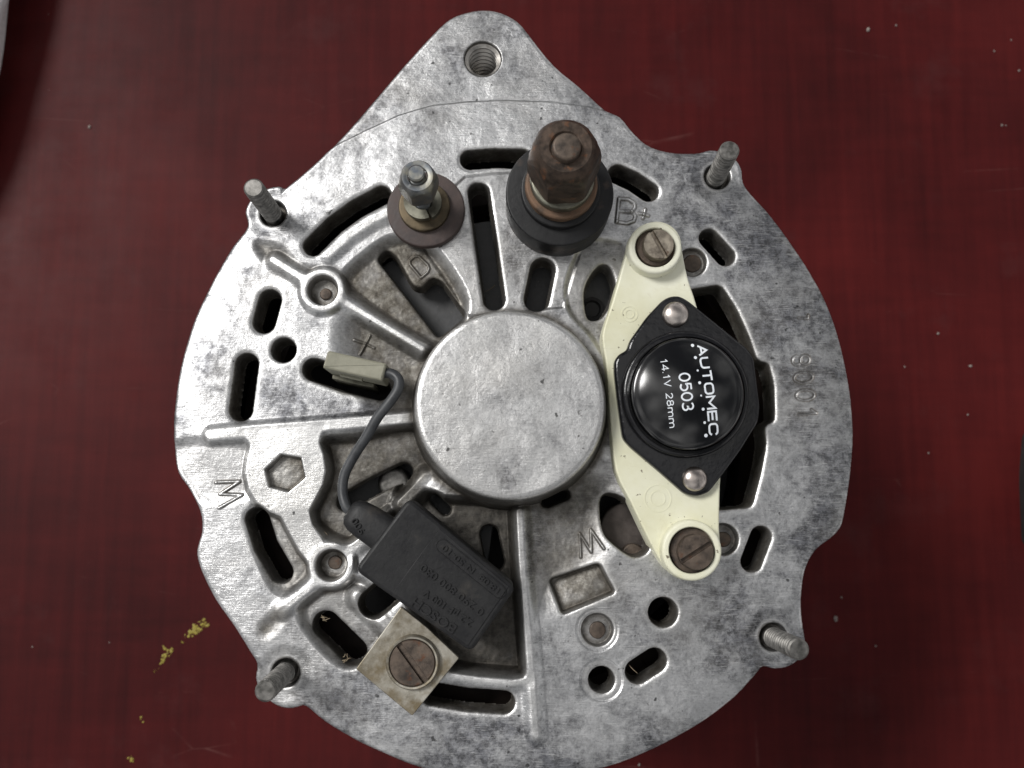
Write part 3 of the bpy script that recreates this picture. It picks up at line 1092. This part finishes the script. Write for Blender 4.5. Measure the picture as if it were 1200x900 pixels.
def slotted(name, uv, r, z0, z1, ang, sw, sdp, mat, parent, ringr=None, ringz=None):
    """screw head with a cut slot; ang = slot direction, degrees in the place"""
    c_ = P(uv[0], uv[1], z1)
    R = rad(r, z1)
    bm = bmesh.new()
    a = math.radians(ang)
    n = 40
    for s_ in (0, 1):
        pts = []
        h = sw/2
        al = math.asin(h/R)
        for i in range(n+1):
            th = al+(math.pi-2*al)*i/n+(math.pi*s_)+a
            pts.append((c_[0]+R*math.cos(th), c_[1]+R*math.sin(th)))
        vb = [bm.verts.new((x, y, z1-sdp)) for x, y in pts]
        vm = [bm.verts.new((x, y, z1-0.22)) for x, y in pts]
        q_ = [(c_[0]+(x-c_[0])*0.93, c_[1]+(y-c_[1])*0.93) for x, y in pts]
        off = Vector((-math.sin(a), math.cos(a)))*(1 if s_ == 0 else -1)*h*0.25
        vt = [bm.verts.new((x+off.x, y+off.y, z1)) for x, y in q_]
        L_ = len(pts)
        for A, B_ in ((vb, vm), (vm, vt)):
            for i in range(L_):
                j = (i+1) % L_
                bm.faces.new((A[i], A[j], B_[j], B_[i]))
        bm.faces.new(vt)
    cyl = bmesh.ops.create_cone(bm, cap_ends=True, segments=48, radius1=R*0.995, radius2=R*0.995, depth=z1-sdp-z0+0.04)
    for v in cyl['verts']:
        v.co += Vector((c_[0], c_[1], (z1-sdp+z0)/2+0.02))
    return link(name, bm_mesh(name, bm, 35), MAT[mat], parent)


cup((768, 290), 32, 24, ZP-0.3, 7.2, 1.8, 'cream', vr, 'screw_boss')
cup((811, 645), 34.5, 26.5, ZP-0.3, 6.8, 1.8, 'cream', vr, 'screw_boss')
disc('washer', (769, 289), 24, 3, 5.9, 'rustscrew', vr, 0.3)
disc('washer', (812, 645), 26.5, 3, 5.5, 'rustscrew', vr, 0.3)
slotted('screw', (772, 286), 18.3, 5.5, 8.2, -62, 0.72, 0.9, 'screw', vr)
slotted('screw', (816, 647), 20.5, 5.2, 7.6, 32, 0.72, 0.9, 'rustscrew', vr)

ZF = 6.0
fl = [(776, 352), (785, 347), (796, 346), (807, 352), (845, 383), (877, 409), (884, 420), (891, 476), (889, 494), (868, 528), (846, 558), (831, 577), (817, 582),
      (803, 579), (770, 550), (739, 524), (730, 514), (724, 470), (720, 436), (720, 423), (725, 415), (735, 410), (738, 399), (758, 371)]
fp = [P(u, v, ZF) for u, v in fl]
link('flange', prism(round_poly([tuple(p) for p in fp], 0.8, 3), ZP-0.5, ZF, 0.6, 3, 'flange', 45), MAT['blackflange'], vr)
disc('can_rim', (804, 461), 75, ZF-0.2, ZF+1.6, 'blackflange', vr, 0.8)
# domed cap
ZC = 12.2
cc = P(809, 459, ZC)
RCAN = rad(68, ZC)
pr = [(RCAN+0.5, ZF), (RCAN+0.1, ZC-2.6)]
edge_z = ZC-2.0
for i in range(6):
    a = math.pi/2*i/5
    pr.append((RCAN-1.0+1.0*math.cos(a), edge_z-1.0+1.0*math.sin(a)))
DOME = 1.8


def dome(r):
    return edge_z+DOME*(1-(r/(RCAN-1.0))**2)


for i in range(1, 15):
    r_ = (RCAN-1.0)*(1-i/15)
    pr.append((max(r_, 0.02), dome(r_)))
vs, fs = lathe(pr, cc, 96)
link('can', mesh_from('can', vs, fs, 60), MAT['blackcan'], vr)
for uv, r in (((793, 367), 15.5), ((815.5, 561), 14.5)):
    R = rad(r, 7.5)
    pr = [(R, ZF-0.1)]
    for i in range(9):
        a = math.pi/2*i/8.2
        pr.append((R*math.cos(a), ZF+0.35+1.25*math.sin(a)))
    vs, fs = lathe(pr, P(uv[0], uv[1], 7.5), 40)
    link('rivet', mesh_from('rivet', vs, fs, 60), MAT['rivet'], vr)


# lettering
def text_mesh(s, extrude=0.0, bold=0.0, bev=0.0):
    cu = bpy.data.curves.new('t', 'FONT')
    cu.body = s
    cu.size = 1
    cu.resolution_u = 4
    cu.offset = bold
    cu.extrude = extrude
    cu.bevel_depth = bev
    ob = bpy.data.objects.new('t', cu)
    COL.objects.link(ob)
    dg = bpy.context.evaluated_depsgraph_get()
    m = bpy.data.meshes.new_from_object(ob.evaluated_get(dg))
    vs = [tuple(v.co) for v in m.vertices]
    fs = [tuple(p.vertices) for p in m.polygons]
    bpy.data.objects.remove(ob)
    bpy.data.meshes.remove(m)
    bpy.data.curves.remove(cu)
    return vs, fs


def lay_text(s, a, b, cap, zf, z_guess, thick=0.0, bold=0.0, capu=0.69):
    """text with its baseline from traced point a to b, cap height in traced units; zf(x, y) gives the surface"""
    vs, fs = text_mesh(s, 0.02 if thick else 0.0, bold)
    x0 = min(v[0] for v in vs)
    x1 = max(v[0] for v in vs)
    A, B_ = Vector(P(a[0], a[1], z_guess)), Vector(P(b[0], b[1], z_guess))
    dx = (B_-A)
    L = dx.length
    ex = dx/L
    ey = Vector((-ex.y, ex.x))
    sx, sy = L/(x1-x0), rad(cap, z_guess)/capu
    res = []
    for x, y, z in vs:
        p = A+ex*((x-x0)*sx)+ey*(y*sy)
        zz = zf(p.x, p.y)
        if thick:
            zz += thick if z > 0 else -thick*0.5
        else:
            zz += 0.03
        res.append((p.x, p.y, zz))
    return res, fs


def arc(cx_, cy_, rx, ry, a0, a1, n=14):
    return [(cx_+rx*math.cos(math.radians(a0+(a1-a0)*i/n)), cy_+ry*math.sin(math.radians(a0+(a1-a0)*i/n))) for i in range(n+1)]


GL = {
    'A': (1.0, [[(0, 0), (.5, 1), (1, 0)], [(.2, .34), (.8, .34)]]),
    'U': (1.0, [[(0, 1)]+arc(.32, .32, .32, .32, 180, 270, 6)+arc(.68, .32, .32, .32, 270, 360, 6)+[(1, 1)]]),
    'T': (1.0, [[(0, 1), (1, 1)], [(.5, .93), (.5, -.07)]]),
    'O': (1.0, [arc(.7, .68, .3, .32, 0, 90, 5)+arc(.3, .68, .3, .32, 90, 180, 5)+arc(.3, .32, .3, .32, 180, 270, 5)+arc(.7, .32, .3, .32, 270, 360, 5)+[(1, .68)]]),
    'M': (1.15, [[(0, -.05), (0, 1), (.5, .3), (1, 1), (1, -.05)]]),
    'E': (0.9, [[(1, 1), (0, 1), (0, 0), (1, 0)], [(.06, .5), (.92, .5)]]),
    'C': (1.0, [[(1, .72)]+arc(.7, .68, .3, .32, 20, 90, 5)+arc(.3, .68, .3, .32, 90, 180, 5)+arc(.3, .32, .3, .32, 180, 270, 5)+arc(.7, .32, .3, .32, 270, 340, 5)+[(1, .28)]]),
    '0': (.62, [arc(.5, .5, .5, .5, 90, 450, 24)]),
    '5': (.6, [[(.9, 1), (.14, 1), (.06, .56)]+arc(.48, .33, .5, .33, 140, -140, 16)]),
    '3': (.6, [arc(.45, .74, .45, .26, 150, -80, 12)+arc(.45, .26, .52, .27, 80, -150, 12)]),
    '1': (.4, [[(.05, .76), (.6, 1), (.6, -.05)]]),
    '4': (.65, [[(.76, -.05), (.76, 1), (0, .27), (1.05, .27)]]),
    'V': (.72, [[(0, 1.03), (.5, 0), (1, 1.03)]]),
    '2': (.6, [arc(.5, .72, .46, .28, 160, -30, 10)+[(.05, 0), (1, 0)]]),
    '8': (.6, [arc(.5, .76, .42, .24, 90, 450, 18), arc(.5, .26, .5, .26, 90, 450, 18)]),
    'm': (1.0, [[(0, -.05), (0, .7)], [(0.02, .45)]+arc(.25, .45, .23, .24, 160, 0, 7)+[(.5, -.05)], [(.52, .45)]+arc(.76, .45, .24, .24, 160, 0, 7)+[(1, -.05)]]),
    '.': (.1, [[(0, -.03), (0, .1)]]),
    ' ': (.3, []),
}


def ribbon(pts, hw):
    """flat stroke with mitred joints"""
    p = [np.array(q, float) for q in pts]
    closed = np.linalg.norm(p[0]-p[-1]) < 1e-6
    vs, fs = [], []
    n = len(p)
    for i in range(n):
        if closed:
            a, b, c = p[(i-1) % (n-1)], p[i % (n-1)], p[(i+1) % (n-1)]
        else:
            a, b, c = p[max(i-1, 0)], p[i], p[min(i+1, n-1)]
        d1 = b-a if np.linalg.norm(b-a) > 1e-9 else c-b
        d2 = c-b if np.linalg.norm(c-b) > 1e-9 else b-a
        d1, d2 = d1/np.linalg.norm(d1), d2/np.linalg.norm(d2)
        m = np.array([-(d1+d2)[1], (d1+d2)[0]])
        m /= (np.linalg.norm(m)+1e-9)
        k = hw/max(0.45, abs(m @ np.array([-d1[1], d1[0]])))
        vs += [tuple(b+m*k), tuple(b-m*k)]
    for i in range(n-1):
        fs.append((2*i, 2*i+1, 2*i+3, 2*i+2))
    return vs, fs


def stroke_text(txt, a, b, cap, hw, gap, zf, z_guess):
    """stroked characters along a traced baseline; cap height and stroke half width in traced units"""
    A, B_ = Vector(P(a[0], a[1], z_guess)), Vector(P(b[0], b[1], z_guess))
    L = (B_-A).length
    ex = (B_-A)/L
    ey = Vector((-ex.y, ex.x))
    ch, hw_ = rad(cap, z_guess), rad(hw, z_guess)
    tot = sum(GL[t][0] for t in txt)+gap*(len(txt)-1)
    sx = (L-2*hw_)/tot
    res = []
    x = hw_
    for t in txt:
        wd, pls = GL[t]
        for j, pl_ in enumerate(pls):
            q = [(x+u*wd*sx, hw_+v*(ch-2*hw_)) for u, v in pl_]
            vs, fs = ribbon(q, hw_)
            o = []
            for u, v in vs:
                p = A+ex*u+ey*v
                o.append((p.x, p.y, zf(p.x, p.y)+0.025+0.006*j))
            res.append((o, fs))
        x += (wd+gap)*sx
    return res


can_z = lambda x, y: dome(math.hypot(x-cc[0], y-cc[1]))
parts = []
parts += stroke_text('AUTOMEC', (818.3, 402.5), (833.2, 510), 12.2, 1.12, 0.30, can_z, ZC)
parts += stroke_text('0503', (795, 437), (800.3, 482), 14.2, 0.98, 0.20, can_z, ZC)
parts += stroke_text('14.1V 28mm', (775, 420), (786, 501), 8.2, 0.52, 0.25, can_z, ZC)
for (mx_, my_), r_ in [((383, 137), 1.9), ((398, 228), 1.8), ((410, 322), 1.2), ((422, 410), 1.7), ((432, 500), 1.1), ((448, 595), 1.7), ((463, 688), 1.5), ((477, 778), 2.0)]:
    pc = P(750+mx_/6, 380+my_/6, ZC)
    n = 10
    vs = [(pc[0]+r_*K*math.cos(2*math.pi*k/n), pc[1]+r_*K*math.sin(2*math.pi*k/n), 0) for k in range(n)]
    parts.append(([(x, y, can_z(x, y)+0.04) for x, y, z in vs], [tuple(range(n))]))
link('printed_lettering', join_meshes('printed_lettering', parts), MAT['print'], vr)

# moulded roundels on the cream holder
for (u, v), r in (((738, 368), 9), ((771, 584), 15)):
    parts = []
    c_ = P(u, v, ZP)
    for rr_ in (r, r*0.55):
        vs, fs = lathe([(rr_*K-0.12, ZP-0.05), (rr_*K-0.10, ZP+0.07), (rr_*K+0.10, ZP+0.07), (rr_*K+0.12, ZP-0.05)], c_, 36)
        parts.append((vs, [f for f in fs if len(f) == 4]))
    link('moulded_mark', join_meshes('moulded_mark', parts), MAT['cream'], vr)

# ---- suppression capacitor -------------------------------------------------------
sc = tag(empty('suppression_capacitor', parent=alt), 'black box capacitor with wire lead and square metal tab')
ZK0, ZK = 1.6, 9.4
cor = [(415, 668), (479, 583), (605, 688), (552, 765)]
cq = [np.array(P(u, v, ZK)) for u, v in cor]
link('body', prism(round_poly(cq, 1.5, 5), ZK0, ZK, 0.7, 3, 'body', 50), MAT['rubber'], sc)


def on_body(a, b):
    """point on the body top: a along the long side from the neck end, b across from the tab side"""
    p = cq[0]+(cq[3]-cq[0])*a+(cq[1]-cq[0])*b
    return p


# slightly raised label panel with the moulded characters
_t = lambda a, b: (cq[0]*(1-a)+cq[3]*a)*(1-b)+(cq[1]*(1-a)+cq[2]*a)*b
pan = [_t(0.31, 0.045), _t(0.955, 0.045), _t(0.955, 0.95), _t(0.31, 0.95)]
link('label_panel', prism(pan, ZK-0.2, ZK+0.14, 0.12, 2, 'label_panel', 50), MAT['rubber'], sc)
zpan = lambda x, y: ZK+0.14
parts = []
for s, a, b, cap in [('BOSCH', (536, 733.5), (487, 699.5), 10.5), ('2,2 µF 100 V', (555, 728), (499, 690), 8),
                     ('0 290 800 030', (568, 715), (496, 660), 8.5), ('18.08  N 50-10', (586, 690), (521, 637.5), 7)]:
    parts.append(lay_text(s, a, b, cap, zpan, ZK, thick=0.26, bold=0.012))
link('moulded_lettering', join_meshes('moulded_lettering', parts, 30), MAT['rubber'], sc)
vs_, fs_ = lay_text('900', (428, 622.5), (417, 606), 7.5, lambda x, y: 8.75, 8.8, thick=0.2, bold=0.01)
link('moulded_mark', mesh_from('moulded_mark', vs_, fs_, 30), MAT['rubber'], sc)
# rounded frame round the last line
A0, B0 = np.array(P(587, 690, ZK)), np.array(P(521, 637, ZK))
e = (B0-A0)/np.linalg.norm(B0-A0)
nn = np.array([-e[1], e[0]])
hw = 7.2*K
loop = [A0+nn*hw*math.sin(t)-e*hw*math.cos(t)+nn*3.2*K for t in np.linspace(-math.pi/2, math.pi/2, 12)]
loop += [B0+nn*hw*math.sin(t)+e*hw*math.cos(t)+nn*3.2*K for t in np.linspace(math.pi/2, -math.pi/2, 12)]
loop.append(loop[0])
vs, fs = tube([(p[0], p[1], ZK+0.14) for p in loop], 0.11, 6, 1)
link('moulded_frame', mesh_from('moulded_frame', vs, fs, 60), MAT['rubber'], sc)

# strain relief neck, lead and connector
nb = P3(456, 629, 6.3)
ne = P3(409, 598, 6.0)
ax = (ne-nb).normalized()
sx_ = ax.cross(Vector((0, 0, 1))).normalized()
vs, fs = [], []
rows = [(0.0, 3.4, 2.7), (0.55, 3.25, 2.6), (0.8, 3.0, 2.45), (0.93, 2.5, 2.1), (1.0, 1.6, 1.4)]
n = 28
for t, a, b in rows:
    p = nb.lerp(ne, t)
    for k in range(n):
        th = 2*math.pi*k/n
        cx_, cy_ = math.copysign(abs(math.cos(th))**0.6, math.cos(th)), math.copysign(abs(math.sin(th))**0.6, math.sin(th))
        vs.append(tuple(p+sx_*(a*cx_)+Vector((0, 0, 1))*(b*cy_)))
for i in range(len(rows)-1):
    for k in range(n):
        fs.append((i*n+k, i*n+(k+1) % n, (i+1)*n+(k+1) % n, (i+1)*n+k))
fs.append(tuple((len(rows)-1)*n+k for k in range(n)))
link('strain_relief', mesh_from('strain_relief', vs, fs, 50), MAT['rubber'], sc)
wp = [(412, 600, 6), (406, 594, 6), (401.5, 577, 5.6), (404, 556, 5.6), (415, 534, 6.2), (430, 511, 7.2), (442, 490, 8), (456, 472, 8.6), (466, 457, 8.8), (467, 445, 8.6), (459, 438, 8.2), (446, 437, 8.0)]
vs, fs = tube([tuple(P3(u, v, z)) for u, v, z in wp], 5.7*K, 16, 8)
link('lead_wire', mesh_from('lead_wire', vs, fs, 60), MAT['wire'], sc)
ZQ = 9.6
cn = [np.array(P(u, v, ZQ)) for u, v in [(384, 410.5), (453, 426), (448, 446.5), (378, 431)]]
link('connector', prism(round_poly(cn, 0.35, 3), 1.5, ZQ, 0.35, 2, 'connector', 45), MAT['greyplastic'], sc)
lat = [np.array(P(u, v, 7.2)) for u, v in [(398, 436), (424, 442), (423.5, 446), (397.5, 440)]]
link('connector_latch', prism(lat, 5.6, 6.4, 0.1, 2, 'connector_latch'), MAT['greyplastic'], sc)
# spade blade going into the slot below the connector
sp_ = [P(u, v, 0) for u, v in [(392, 440), (440, 451), (439, 456), (391, 445)]]
link('spade_blade', prism(sp_, -7, 1.8, 0.1, 1, 'spade_blade'), MAT['zinc'], sc)

# tab and screw
ZTAB = 1.9
tb = [P(u, v, ZTAB) for u, v in [(417, 784), (483, 839), (538, 771), (500, 735), (470, 711)]]
link('mounting_tab', prism(round_poly(tb, 0.25, 2), 0.75, ZTAB, 0.14, 2, 'mounting_tab'), MAT['tab'], sc)
cs_ = P(483, 777, 3)
R1 = rad(29.5, 3)
pr = [(R1+0.25, ZTAB-0.1), (R1+0.05, ZTAB+0.9), (R1-0.15, ZTAB+1.1), (R1-0.45, ZTAB+1.05), (R1-0.6, ZTAB+0.2)]
vs, fs = lathe(pr, cs_, 60)
link('screw_collar', mesh_from('screw_collar', vs, [f for f in fs if len(f) == 4]), MAT['tab'], sc)
slotted('screw', (483, 777), 26, ZTAB-0.4, ZTAB+0.95, -53, 1.0, 0.75, 'rustscrew', sc)

# ------------------------------------------------------------------ marks on the table
def fleck(pts, n, size, seed):
    r = random.Random(seed)
    parts = []
    for i in range(n):
        t = r.random()
        k = int(t*(len(pts)-1))
        f = t*(len(pts)-1)-k
        u = pts[k][0]+(pts[k+1][0]-pts[k][0])*f+r.gauss(0, pts[k][2])
        v = pts[k][1]+(pts[k+1][1]-pts[k][1])*f+r.gauss(0, pts[k][2])
        c_ = P(u, v, ZT)
        R = size*r.uniform(0.3, 0.9)*0.24
        m = r.randint(6, 9)
        st = r.uniform(0.5, 1)
        ro = r.uniform(-0.3, 0.3)+0.65
        ring_ = []
        for j in range(m):
            a = 2*math.pi*j/m
            q_ = R*r.uniform(0.5, 1.2)
            x, y = q_*math.cos(a), q_*st*math.sin(a)
            ring_.append((c_[0]+x*math.cos(ro)-y*math.sin(ro), c_[1]+x*math.sin(ro)+y*math.cos(ro), ZT+0.03+0.002*i))
        hub = (c_[0], c_[1], ZT+0.22+0.002*i)
        parts.append((ring_+[hub], [(j, (j+1) % m, m) for j in range(m)]))
    return parts


for lst, n, size, sd_ in [([(222, 742, 2), (232, 737, 2.5), (241, 729, 1)], 46, 3.6, 1), ([(188, 779, 1.0), (194, 768, 1.3), (203, 760, 1.6)], 26, 2.8, 2),
                          ([(191, 757, 0.8), (198, 764, 0.8)], 7, 2.4, 3), ([(178, 790, 0.8), (188, 780, 1)], 5, 1.8, 4), ([(212, 750, 1.5), (220, 744, 1.5)], 6, 1.6, 5),
                          ([(152, 887, 1.3), (155, 891, 1.3)], 12, 3.0, 6), ([(163, 837, 0.6), (168, 848, 0.8)], 6, 1.9, 7)]:
    o = link('paint_fleck', join_meshes('paint_fleck', fleck(lst, n, size, sd_), 60), MAT['yellow'], table)

parts = []
r = random.Random(5)
spots = [(979, 725, 3.0), (1017, 35, 2.6), (1050, 30, 1.4), (1137, 429, 1.8), (1099, 391, 1.6), (1194, 83, 1.5), (105, 149, 2.0), (986, 700, 1.2), (1088, 531, 1.2), (1134, 486, 1.2),
         (749, 896, 1.6), (1174, 147, 1.6), (38, 758, 1.0), (1060, 430, 1.0), (1026, 757, 1.2), (1165, 60, 1.2), (1185, 47, 1.0)]
for i in range(4):
    spots.append((r.choice([r.uniform(10, 200), r.uniform(1000, 1195)]), r.uniform(5, 895), r.uniform(0.4, 0.9)))
for u, v, s in spots:
    c_ = P(u, v, ZT)
    R = s*0.26
    vs, fs = lathe([(R*0.9, ZT), (R, ZT+R*0.4), (R*0.6, ZT+R*0.9), (R*0.05, ZT+R*1.05)], c_, 7, wob=0.3)
    parts.append((vs, fs))
o = link('dust_specks', join_meshes('dust_specks', parts, 60), MAT['speck'], table)
tag(o, kind='stuff')

# ------------------------------------------------------------------ things at the frame edge
# folded grey cloth, upper left corner
def cloth():
    """a rolled-up cloth: closed rounded bundle lying along the left edge"""
    bm = bmesh.new()
    nu, nv = 72, 60
    cx0, cy0 = P(-114, -50, ZT+15)
    rows = []
    for j in range(nv):
        b = j/(nv-1)*2-1
        cap = max(0.02, (1-abs(b)**3.2))**0.45
        row = []
        for i in range(nu):
            a = 2*math.pi*i/nu
            ca, sa = math.cos(a), math.sin(a)
            fold = 1+0.035*math.sin(3*a+4*b)+0.03*math.sin(7*a-3*b+1)+0.02*math.sin(11*a+9*b)
            x = 30*cap*fold*math.copysign(abs(ca)**0.8, ca)
            z = 11*cap*fold*math.copysign(abs(sa)**0.8, sa)
            y = b*95  # bundle lengthened out of view to shade the table's left edge
            x += -6*b*b-8*(b*0.5-0.2)
            ang = -0.10
            row.append(bm.verts.new((cx0+x*math.cos(ang)-y*math.sin(ang), cy0+x*math.sin(ang)+y*math.cos(ang), ZT+max(0.05, 10.4+z))))
        rows.append(row)
    for j in range(nv-1):
        for i in range(nu):
            i2 = (i+1) % nu
            bm.faces.new((rows[j][i], rows[j][i2], rows[j+1][i2], rows[j+1][i]))
    bm.faces.new(rows[0])
    bm.faces.new(rows[-1])
    return bm_mesh('rolled_cloth', bm, 80)


o = link('rolled_cloth', cloth(), MAT['cloth'], None)
tag(o, 'rolled grey cloth at the upper left corner of the table', 'cloth')

# black block at the right frame edge
pts = [P(u, v, ZT) for u, v in [(1198, 505), (1194, 560), (1197, 640), (1300, 650), (1300, 495)]]
o = link('black_case', prism(round_poly(pts, 3, 5), ZT+0.02, ZT+18, 2.0, 4, 'black_case', 50), MAT['blackcase'], None)
tag(o, 'edge of a black case at the right side of the table', 'case')

# dry grass bits caught in the slots
for (u, v, z, du, dv), lab in [((379, 726, -0.3, 12, 5), 'dry straw bit caught in the slot above the square tab'), ((406, 772, -0.4, 6, -10), 'dry straw bit at the lower corner of the slot beside the square tab'),
                               ((383, 626, -1.6, 8, 9), 'thin straw bit lying above the lower left cup bore'), ((742, 784, -1.6, 10, 10), 'fine fibre lying in the slot below the round hole'),
                               ((574, 338, -7.5, 12, -8), 'fine fibre in the long slot above the bearing cap')]:
    rs = random.Random(int(u*7+v))
    tuft = []
    for k in range(1 if z < -1 else 6):
        ju, jv = (rs.gauss(0, 2.2), rs.gauss(0, 2.2)) if z > -1 else (0, 0)
        f_ = 1.0 if z < -1 else rs.uniform(0.25, 0.7)
        an = 0.0 if z < -1 else rs.uniform(-1.2, 1.2)
        eu, ev = (du*math.cos(an)-dv*math.sin(an))*f_, (du*math.sin(an)+dv*math.cos(an))*f_
        tuft.append(tube([tuple(P3(u+ju-eu*.5, v+jv-ev*.5, z+rs.uniform(0, .3))), tuple(P3(u+ju+rs.uniform(-1, 1), v+jv+rs.uniform(-1, 1), z+rs.uniform(.1, .5))),
                          tuple(P3(u+ju+eu*.5, v+jv+ev*.5, z+rs.uniform(0, .3)))], lambda t: 0.04+0.05*t*(1-t)*4*rs.uniform(.6, 1), 5, 4))
    vs, fs = [], []
    for a_, b_ in tuft:
        fs += [tuple(i+len(vs) for i in f) for f in b_]
        vs += a_
    o = link('straw_bit', mesh_from('straw_bit', vs, fs, 60), MAT['straw'], None)
    tag(o, lab, 'straw', 'straw bits on the alternator')
